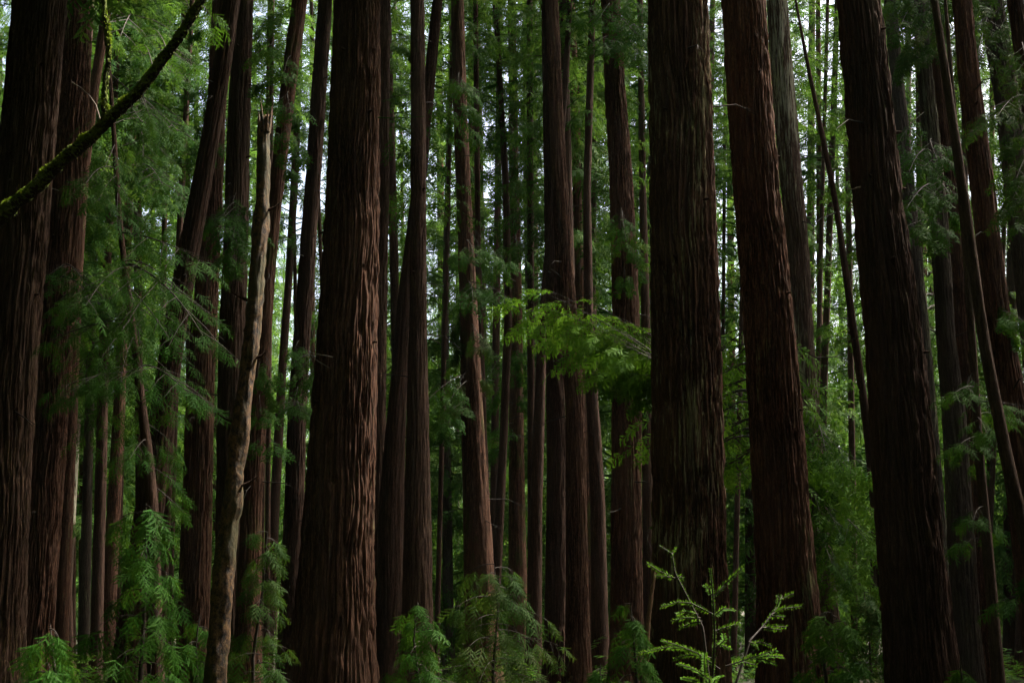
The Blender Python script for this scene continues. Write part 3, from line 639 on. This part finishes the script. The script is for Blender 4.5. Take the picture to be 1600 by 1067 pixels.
# ------------------------------------------------------------------ shrubs and young redwoods near the ground
def shrub(name, label, px, top_py, Y, half_w, n, seed, spray=0.34, lod='near', mat='mid', cat='shrub', low=1090, bare=0.0):
    rg = np.random.default_rng(seed)
    top = at(px, top_py, Y); g = float(ground(top[0], Y)); base = np.array([top[0]+rg.uniform(-.1, .1), Y, g])
    root = thing(name, label, cat, base, 'young redwoods and shrubs on the forest floor')
    stem = Acc(); P = np.array([base-[0, 0, .15], base*0.6+top*0.4+rg.normal(0, .04, 3), base*0.25+top*0.75+rg.normal(0, .04, 3), top]); tube(stem, P, np.array([0.035, 0.026, 0.016, 0.006]), 6)
    link('stem', stem.mesh('stem', True, base), M_TWIG, root)
    hw = half_w/F*Y; H = top[2]-g
    for i in range(n):
        q = (i+rg.random())/n; z = g + H*(0.18+0.82*q); a = i*2.4+rg.uniform(-.5, .5)
        k = z if H == 0 else (z-g)/H; L = hw*(1.15-0.8*max(0, k-0.25)/0.75)*rg.uniform(0.45, 1.3)
        p = base + (top-base)*k; tip = p + np.array([math.cos(a)*L, math.sin(a)*L, -0.30*L*rg.uniform(0.2, 1.6)+0.05*L])
        wood, lv, sp = Acc(), Acc(), Sprays(lod)
        sz = spray*rg.uniform(0.7, 1.15); grow(wood, sp, p, tip, rg, sz, int(rg.integers(3, 7)), 0.22, 0.008, 0.42, 0.25, 0.75); sp.into(lv, rg)
        b = link('branch', wood.mesh('branch', True, base), M_TWIG, root)
        link('foliage', lv.mesh('foliage', False, base), LEAF[mat], b)
shrub('redwood_shrub', 'tall drooping shrub of needle sprays low on the left, left of the tan snag', 228, 785, 15.5, 85, 40, 1, spray=0.28)
shrub('redwood_shrub', 'low dark bushy shrub at the bottom left corner', 78, 975, 12.5, 58, 14, 2, spray=0.26)
shrub('redwood_shrub', 'shrub with some browned twigs between the foot of the snag and the thickest plated trunk', 418, 830, 21, 48, 26, 3, spray=0.28, mat='dull')
shrub('redwood_shrub', 'small rounded bright-green shrub at the foot of the light-brown trunk with pale scars', 652, 940, 21, 52, 24, 4, spray=0.29)
shrub('young_redwood', 'young redwood with layered drooping sprays low at the centre', 772, 880, 22, 98, 44, 5, spray=0.33, mat='dull', cat='young tree')
shrub('redwood_shrub', 'small shrub at the left foot of the huge lichen-streaked redwood', 985, 940, 20, 46, 18, 6, spray=0.28, mat='mid')
shrub('redwood_shrub', 'lowest tiny shrub at the bottom between the centre trunks and the furrowed brown one', 938, 1035, 17, 28, 8, 7, spray=0.26)
shrub('redwood_shrub', 'flat-branched shrub right of the leaning reddish redwood at the bottom', 1300, 950, 14, 68, 26, 8, spray=0.25, mat='mid')
shrub('redwood_shrub', 'dim shrub low in the gap before the very dark thick redwood', 1350, 925, 32, 46, 22, 9, spray=0.4, lod='mid', mat='dull')
shrub('redwood_shrub', 'faint little shrub at the bottom right under the upright thin stem', 1500, 1030, 17, 26, 7, 10, spray=0.24)
shrub('redwood_shrub', 'small shrub right beside the mossy foot of the tan snag on its left', 312, 960, 19, 30, 10, 11, spray=0.32)

def sapling():
    Y = 8.0; base = at(1105, 1067, Y); base = np.array([base[0], Y, float(ground(base[0], Y))])
    root = thing('conifer_sapling', 'fresh bright-green conifer sapling with thin upswept twigs in front of the huge lichen-streaked trunk', 'sapling', base)
    rg = np.random.default_rng(77); wood = Acc(); L = []
    def path(pts, y0, y1):
        P = np.array([at(a, b, y0+(y1-y0)*i/(len(pts)-1)) for i, (a, b) in enumerate(pts)])
        t = np.linspace(0, len(P)-1, 10*len(P)); return np.stack([np.interp(t, range(len(P)), P[:, k]) for k in range(3)], 1)
    def needles(P, a, b, ln, den=0.0036):
        seg = np.linalg.norm(np.diff(P, axis=0), axis=1); s = np.concatenate([[0], np.cumsum(seg)]); tot = s[-1]
        side0 = nrm(np.cross(nrm(P[-1]-P[0]), np.array([0, 1.0, 0.5])))
        for i, d in enumerate(np.arange(a*tot, b*tot, den)):
            p = np.array([np.interp(d, s, P[:, k]) for k in range(3)]); k = min(len(P)-2, np.searchsorted(s, d)-1 if d > 0 else 0); t = nrm(P[k+1]-P[k])
            sd = side0*(1 if i % 2 else -1) + rg.normal(0, 0.25, 3); v = nrm(t*0.75+sd); l = ln*rg.uniform(0.75, 1.15)*(1.05-0.35*d/tot)
            q = nrm(np.cross(v, np.array([0, -0.7, 0.7])+rg.normal(0, .3, 3)))*0.0036
            L.append([p, p+v*l*0.5+q, p+v*l, p+v*l*0.5-q])
    stems = [([(1112, 1240), (1113, 1067), (1117, 990), (1114, 930), (1110, 888)], 0.45),
             ([(1112, 1100), (1098, 980), (1070, 925), (1055, 895), (1050, 865), (1030, 852)], 0.55),
             ([(1112, 1200), (1150, 1067), (1172, 1000), (1192, 978), (1214, 948), (1222, 930)], 0.75)]
    for k, (s, a) in enumerate(stems):
        P = path(s, Y, Y-0.1+0.25*k); tube(wood, P, np.linspace(0.009, 0.0025, len(P)), 5); needles(P, a, 1.0, 0.020)
    tw = [([(1116, 960), (1080, 942), (1060, 940), (1033, 948)], 0), ([(1113, 935), (1135, 910), (1160, 887)], 0.1), ([(1112, 930), (1108, 920), (1101, 913)], -.1),
          ([(1115, 962), (1130, 950), (1148, 952)], -.1), ([(1117, 985), (1140, 978), (1156, 972)], .1), ([(1092, 960), (1072, 955), (1056, 960)], .1), ([(1095, 965), (1070, 965), (1050, 970)], 0), ([(1097, 970), (1080, 973), (1062, 980)], -.1),
          ([(1120, 1010), (1132, 1000), (1130, 990)], -.2), ([(1122, 1005), (1135, 1010), (1143, 1012)], -.1),
          ([(1125, 1045), (1090, 1020), (1060, 1008), (1034, 1000)], -.2), ([(1118, 1030), (1085, 1018), (1055, 1008), (1000, 1020)], 0.1), ([(1100, 1025), (1075, 1022), (1052, 1030)], -.1), ([(1075, 1012), (1055, 1012), (1045, 1014)], .1),
          ([(1135, 1040), (1165, 1030), (1190, 1022), (1212, 1015)], -.1), ([(1180, 1026), (1200, 1024), (1224, 1025)], -.1), ([(1178, 1028), (1195, 1030), (1213, 1037)], -.1), ([(1160, 1033), (1175, 1037), (1183, 1038)], 0),
          ([(1117, 1100), (1108, 1060), (1085, 1045), (1060, 1036)], -.4), ([(1110, 1090), (1102, 1055), (1100, 1035), (1101, 1020)], -.4), ([(1112, 1085), (1085, 1062), (1066, 1058)], -.5), ([(1110, 1080), (1118, 1060), (1128, 1055)], -.5), ([(1105, 1080), (1090, 1068), (1080, 1072)], -.5),
          ([(1050, 900), (1030, 892), (1010, 879)], .1), ([(1055, 903), (1040, 900), (1025, 900)], 0), ([(1058, 902), (1062, 900), (1068, 903)], 0), ([(1050, 866), (1053, 860), (1057, 857)], .1),
          ([(1205, 960), (1225, 950), (1252, 947)], .1), ([(1205, 962), (1215, 962), (1225, 964)], .1), ([(1192, 980), (1210, 978), (1229, 979)], .1), ([(1194, 980), (1208, 982), (1220, 983)], 0), ([(1172, 1003), (1190, 1003), (1206, 1009)], 0), ([(1170, 1002), (1180, 1006), (1185, 1012)], -.1), ([(1214, 948), (1218, 935), (1215, 930)], 0), ([(1222, 935), (1232, 930), (1240, 927)], 0.05)]
    for p, dy in tw:
        P = path(p, Y, Y+dy); tube(wood, P, np.linspace(0.004, 0.0016, len(P)), 4); needles(P, 0.10, 1.0, 0.028)
    link('stem', wood.mesh('stem', True, base), M_TWIG, root)
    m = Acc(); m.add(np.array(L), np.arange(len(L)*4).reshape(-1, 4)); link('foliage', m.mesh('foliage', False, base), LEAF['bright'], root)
sapling()

# splintered broken branch and fallen logs
def log_thing(name, label, cat, a, b, r0, r1, mat, seg=14):
    a = np.asarray(a, float); b = np.asarray(b, float); acc = Acc(); rg = np.random.default_rng(int(abs(a[0])*100))
    t = np.linspace(0, 1, 40)[:, None]; P = a+(b-a)*t + np.stack([0.02*np.sin(7*t[:, 0]), 0.02*np.cos(5*t[:, 0]), 0.03*np.sin(4*t[:, 0])], 1)
    R = np.linspace(r0, r1, 40)*(1+0.12*rg.normal(size=40)*0.5); R[0] *= 0.4; R[-1] *= 0.3
    tube(acc, P, R, seg); o = link(name, acc.mesh(name, True, a), mat, None, a); o['label'] = label; o['category'] = cat
p0 = at(1007, 968, 25); p1 = at(1022, 890, 25.3); g0 = np.array([p0[0]-0.12, 25, float(ground(p0[0], 25))])
log_thing('broken_branch', 'tan splintered branch standing upright by the left side of the huge lichen-streaked trunk', 'broken branch', g0, p1, 0.07, 0.03, M_SPLIT, 7)
for px0, px1, Y, lab in ((150, 300, 42, 'dim grey fallen log on the ground behind the left-hand shrubs'), (1310, 1385, 52, 'small pale fallen log on the ground in the gap before the very dark thick redwood')):
    a = at(px0, 1045, Y); b = at(px1, 1045, Y+1.5); a[2] = ground(a[0], a[1])+0.14; b[2] = ground(b[0], b[1])+0.2
    log_thing('fallen_log', lab, 'log', a, b, 0.22, 0.15, BARK['grey'])

# ------------------------------------------------------------------ unlabelled-by-look far trunks, all alike, and their crowns
rg = np.random.default_rng(4242)
cols = [BARK['dark'], BARK['red'], BARK['grey'], BARK['mossy']]
for i in range(84):
    px = -260 + 2120*(((i*37) % 84)+rg.uniform(0.1, 0.9))/84; Y = rg.uniform(78, 130)
    if min(abs(px-g) for g in (85, 270, 452, 792, 1118)) < 20 and px < 1700: continue      # the gaps where sky shows through
    wpx = rg.uniform(0.3, 0.75)/Y*F
    lean = rg.normal(0, 10)
    me, base, ax = build_trunk([(px+lean, 0, wpx*0.7), (px, 900, wpx)], Y, rg.uniform(52, 60), 900+i, 0)
    r_ = thing('redwood_tree', 'slender distant redwood deep in the background foliage, one of many alike', 'tree', base, 'distant slender redwoods in the background')
    link('trunk', me, cols[i % 4], r_)
    c = link('crown', CROWN[i % 5], None, r_); c.location = (0, 0, rg.uniform(0, 8)); s = rg.uniform(0.85, 1.2); c.scale = (s, s, rg.uniform(1.45, 1.65)); c.rotation_euler = (0, 0, rg.uniform(0, 6.3))

def two_mats(me, n_wood):
    me.materials.append(LEAF['far']); me.materials.append(BARK['dark'])
    k = np.zeros(len(me.polygons), np.int32); k[:n_wood] = 1; me.polygons.foreach_set('material_index', k)
for i in range(44):
    px = -150 + 1900*(((i*17) % 44)+rg.uniform(0.05, 0.95))/44; Y = rg.uniform(62, 84); wpx = rg.uniform(0.22, 0.46)/Y*F; lean = rg.normal(0, 16)
    me, base, ax = build_trunk([(px+lean, 0, wpx*0.7), (px, 900, wpx)], Y, rg.uniform(50, 58), 1400+i, 0)
    r_ = thing('redwood_tree', 'slender distant redwood deep in the background foliage, one of many alike', 'tree', base, 'distant slender redwoods in the background')
    link('trunk', me, BARK['dark'], r_)
    c = link('crown', THIN[i % 3], None, r_); c.location = (0, 0, rg.uniform(24, 32)); s = rg.uniform(0.6, 0.9); c.scale = (s, s, s); c.rotation_euler = (0, 0, rg.uniform(0, 6.3))

# far-off wood on the rising ground, reads as one mass
def far_wood():
    rg = np.random.default_rng(31); acc = Acc(); spr = Sprays('far'); n = 0
    while n < 260:
        Y = rg.uniform(130, 260); x = rg.uniform(-0.5, 0.5)*Y
        n += 1; g = float(ground(x, Y)); H = rg.uniform(28, 42); R = rg.uniform(3.5, 6)
        tube(acc, np.array([[x, Y, g-0.5], [x, Y, g+H*0.5], [x, Y, g+H]]), np.array([0.5, 0.3, 0.05]), 6)
        for j in range(260):
            q = rg.random(); a = rg.uniform(0, 6.283); L = R*(1-0.8*q)*math.sqrt(rg.random())
            d = np.array([math.cos(a), math.sin(a), -0.4])
            spr.add(np.array([x+math.cos(a)*L, Y+math.sin(a)*L, g+1+q*(H-1)]), d, UP+rg.normal(0, .4, 3), rg.uniform(1.3, 2.4))
    nt_ = sum(len(q) for q in acc.Q); spr.into(acc, rg); me = acc.mesh('far_forest'); two_mats(me, nt_); o = link('far_forest', me); o['kind'] = 'stuff'
    o['label'] = 'dense far-off wood filling the background behind all the trunks'; o['category'] = 'forest'
far_wood()

SUND = np.array([math.cos(SUN_EL)*math.sin(SUN_AZ), math.cos(SUN_EL)*math.cos(SUN_AZ), math.sin(SUN_EL)])
SUN_CUTS = [((-2.2, 11.5, 7.6), 2.8, .03), ((1.1, 8, 1.8), 1.8, .03), ((-3.6, 11.5, 5.6), 3.2, .03), ((-3.0, 16, 6.0), 1.3, .02), ((1.6, 30, 8.5), 3.4, .06), ((8.2, 33, 5.0), 3.2, .03), ((10.5, 24, 6.0), 1.2, .02)]
def in_sun_cut(p):                               # shafts cut through the unseen foliage along the sun, towards chosen plants
    for c, r, w_ in SUN_CUTS:
        d = np.asarray(p)-np.array(c); k = d @ SUND
        if k > 0 and d @ d - k*k < (r+w_*k)**2: return True
    return False
# the same forest goes on beside and behind the photographer
def side_wood():
    rg = np.random.default_rng(77); acc = Acc(); spr = Sprays('far')
    for i in range(250):
        a = math.radians(rg.uniform(24, 336)); r = 9+48*math.sqrt(rg.random()); x, y = r*math.sin(a), r*math.cos(a)
        if i > 105: y = rg.uniform(2, 125); x = (0.42*y+5.2+45*rg.random()**2)*rg.choice([-1, -1, 1])
        if y > 0 and abs(x) < 0.42*y+5: continue
        g = float(ground(x, y)); H = rg.uniform(36, 46)
        tube(acc, np.array([[x, y, g-0.5], [x, y, g+H*0.5], [x, y, g+H]]), np.array([0.55, 0.4, 0.05]), 8)
        for j in range(560):
            q = rg.uniform(0.03, 1); b = rg.uniform(0, 6.283); L = 6.0*(1.1-0.7*q)*math.sqrt(rg.random())
            sx_, sy_ = x+math.cos(b)*L, y+math.sin(b)*L
            if 0 < sy_ < 15 and -7 < sx_ < 5 and q*H < 20: continue
            if in_sun_cut((sx_, sy_, g+q*H)): continue
            if 4 < sx_ < 34 and 24 < sy_ < 38 and q*H > 0.9*sx_+4: continue
            if sy_ > -4 and abs(sx_) < 0.42*max(sy_, 0)+5 and q*H < 6+0.55*max(sy_, 0): continue
            spr.add(np.array([x+math.cos(b)*L, y+math.sin(b)*L, g+q*H]), np.array([math.cos(b), math.sin(b), -0.4]), UP+rg.normal(0, .4, 3), rg.uniform(1.6, 3.0))
    for i in range(29000):                                        # loose unseen foliage without trees, added overhead to shade the trunks
        x = rg.uniform(-48, 48); y = rg.uniform(-50, 27); z = rg.uniform(22, 38); b = rg.uniform(0, 6.283)
        if 28 < y < 37 and 10 < x < 20: continue
        if in_sun_cut((x, y, z)): continue                        # left out of the added foliage so sun reaches chosen plants
        if i > 27400: y = rg.uniform(58, 85); z = rg.uniform(0, 10) + 8+0.56*y; x = rg.uniform(9, 45)*rg.choice([-1, 1])
        elif i > 25600: y = rg.uniform(36, 58); z = rg.uniform(0, 10) + 8+0.56*y
        elif i > 22000: y = rg.uniform(27, 62); z = rg.uniform(0, 12) + 8+0.56*y
        if 10 < x < 20 and 28 < y < 37: continue
        if y > 0 and z < 8+0.56*y: continue
        spr.add(np.array([x, y, z]), np.array([math.cos(b), math.sin(b), -0.35]), UP+rg.normal(0, .4, 3), rg.uniform(1.6, 3.0))
    nt_ = sum(len(q) for q in acc.Q); spr.into(acc, rg); me = acc.mesh('surrounding_forest'); two_mats(me, nt_); o = link('surrounding_forest', me); o['kind'] = 'stuff'
    o['label'] = 'surrounding redwood forest beside and behind the viewpoint, plus loose foliage added overhead for shade'; o['category'] = 'forest'
side_wood()

# ferns and sprouts covering the forest floor
def floor_cover():
    rg = np.random.default_rng(9); acc = Acc(); spr = Sprays('mid')
    for i in range(2200):
        Y = 11+60*rg.random()**0.9; x = rg.uniform(-0.42, 0.42)*Y; g = float(ground(x, Y)); k = rg.integers(3, 7); a0 = rg.uniform(0, 6.28)
        if math.sin(x*0.9)*math.sin(Y*0.6+1)+rg.normal(0, .4) < -0.1: continue
        big = 1 if Y < 45 else rg.choice([0.9, 1.3, 1.8])
        for j in range(k):
            a = a0+j*6.283/k; z = (big-1)*rg.uniform(0, 1.3)
            spr.add(np.array([x, Y, g-0.02+z]), np.array([math.cos(a), math.sin(a), rg.uniform(0.1, 1.3)]), UP, rg.uniform(0.3, 0.75)*big)
    spr.into(acc, rg); o = link('ground_ferns', acc.mesh('ground_ferns'), LEAF['far']); o['kind'] = 'stuff'
    o['label'] = 'low ferns and sprouts covering the dim forest floor'; o['category'] = 'ground cover'
floor_cover()

# ------------------------------------------------------------------ the damp air under the trees
def haze():
    import bmesh
    bm = bmesh.new(); bmesh.ops.create_cube(bm, size=1.0); me = bpy.data.meshes.new('haze'); bm.to_mesh(me); bm.free()
    m = bpy.data.materials.new('haze'); m.use_nodes = True; t = m.node_tree; t.nodes.remove(t.nodes['Principled BSDF'])
    v = t.nodes.new('ShaderNodeVolumePrincipled'); v.inputs['Color'].default_value = (0.70, 0.95, 0.90, 1); v.inputs['Density'].default_value = 0.00005
    t.links.new(v.outputs[0], t.nodes['Material Output'].inputs['Volume'])
    o = link('haze', me, m, None, (0, 180, 33)); o.scale = (900, 620, 74); o['kind'] = 'stuff'
    o['label'] = 'faint bluish haze in the air between the distant trunks'; o['category'] = 'haze'
haze()
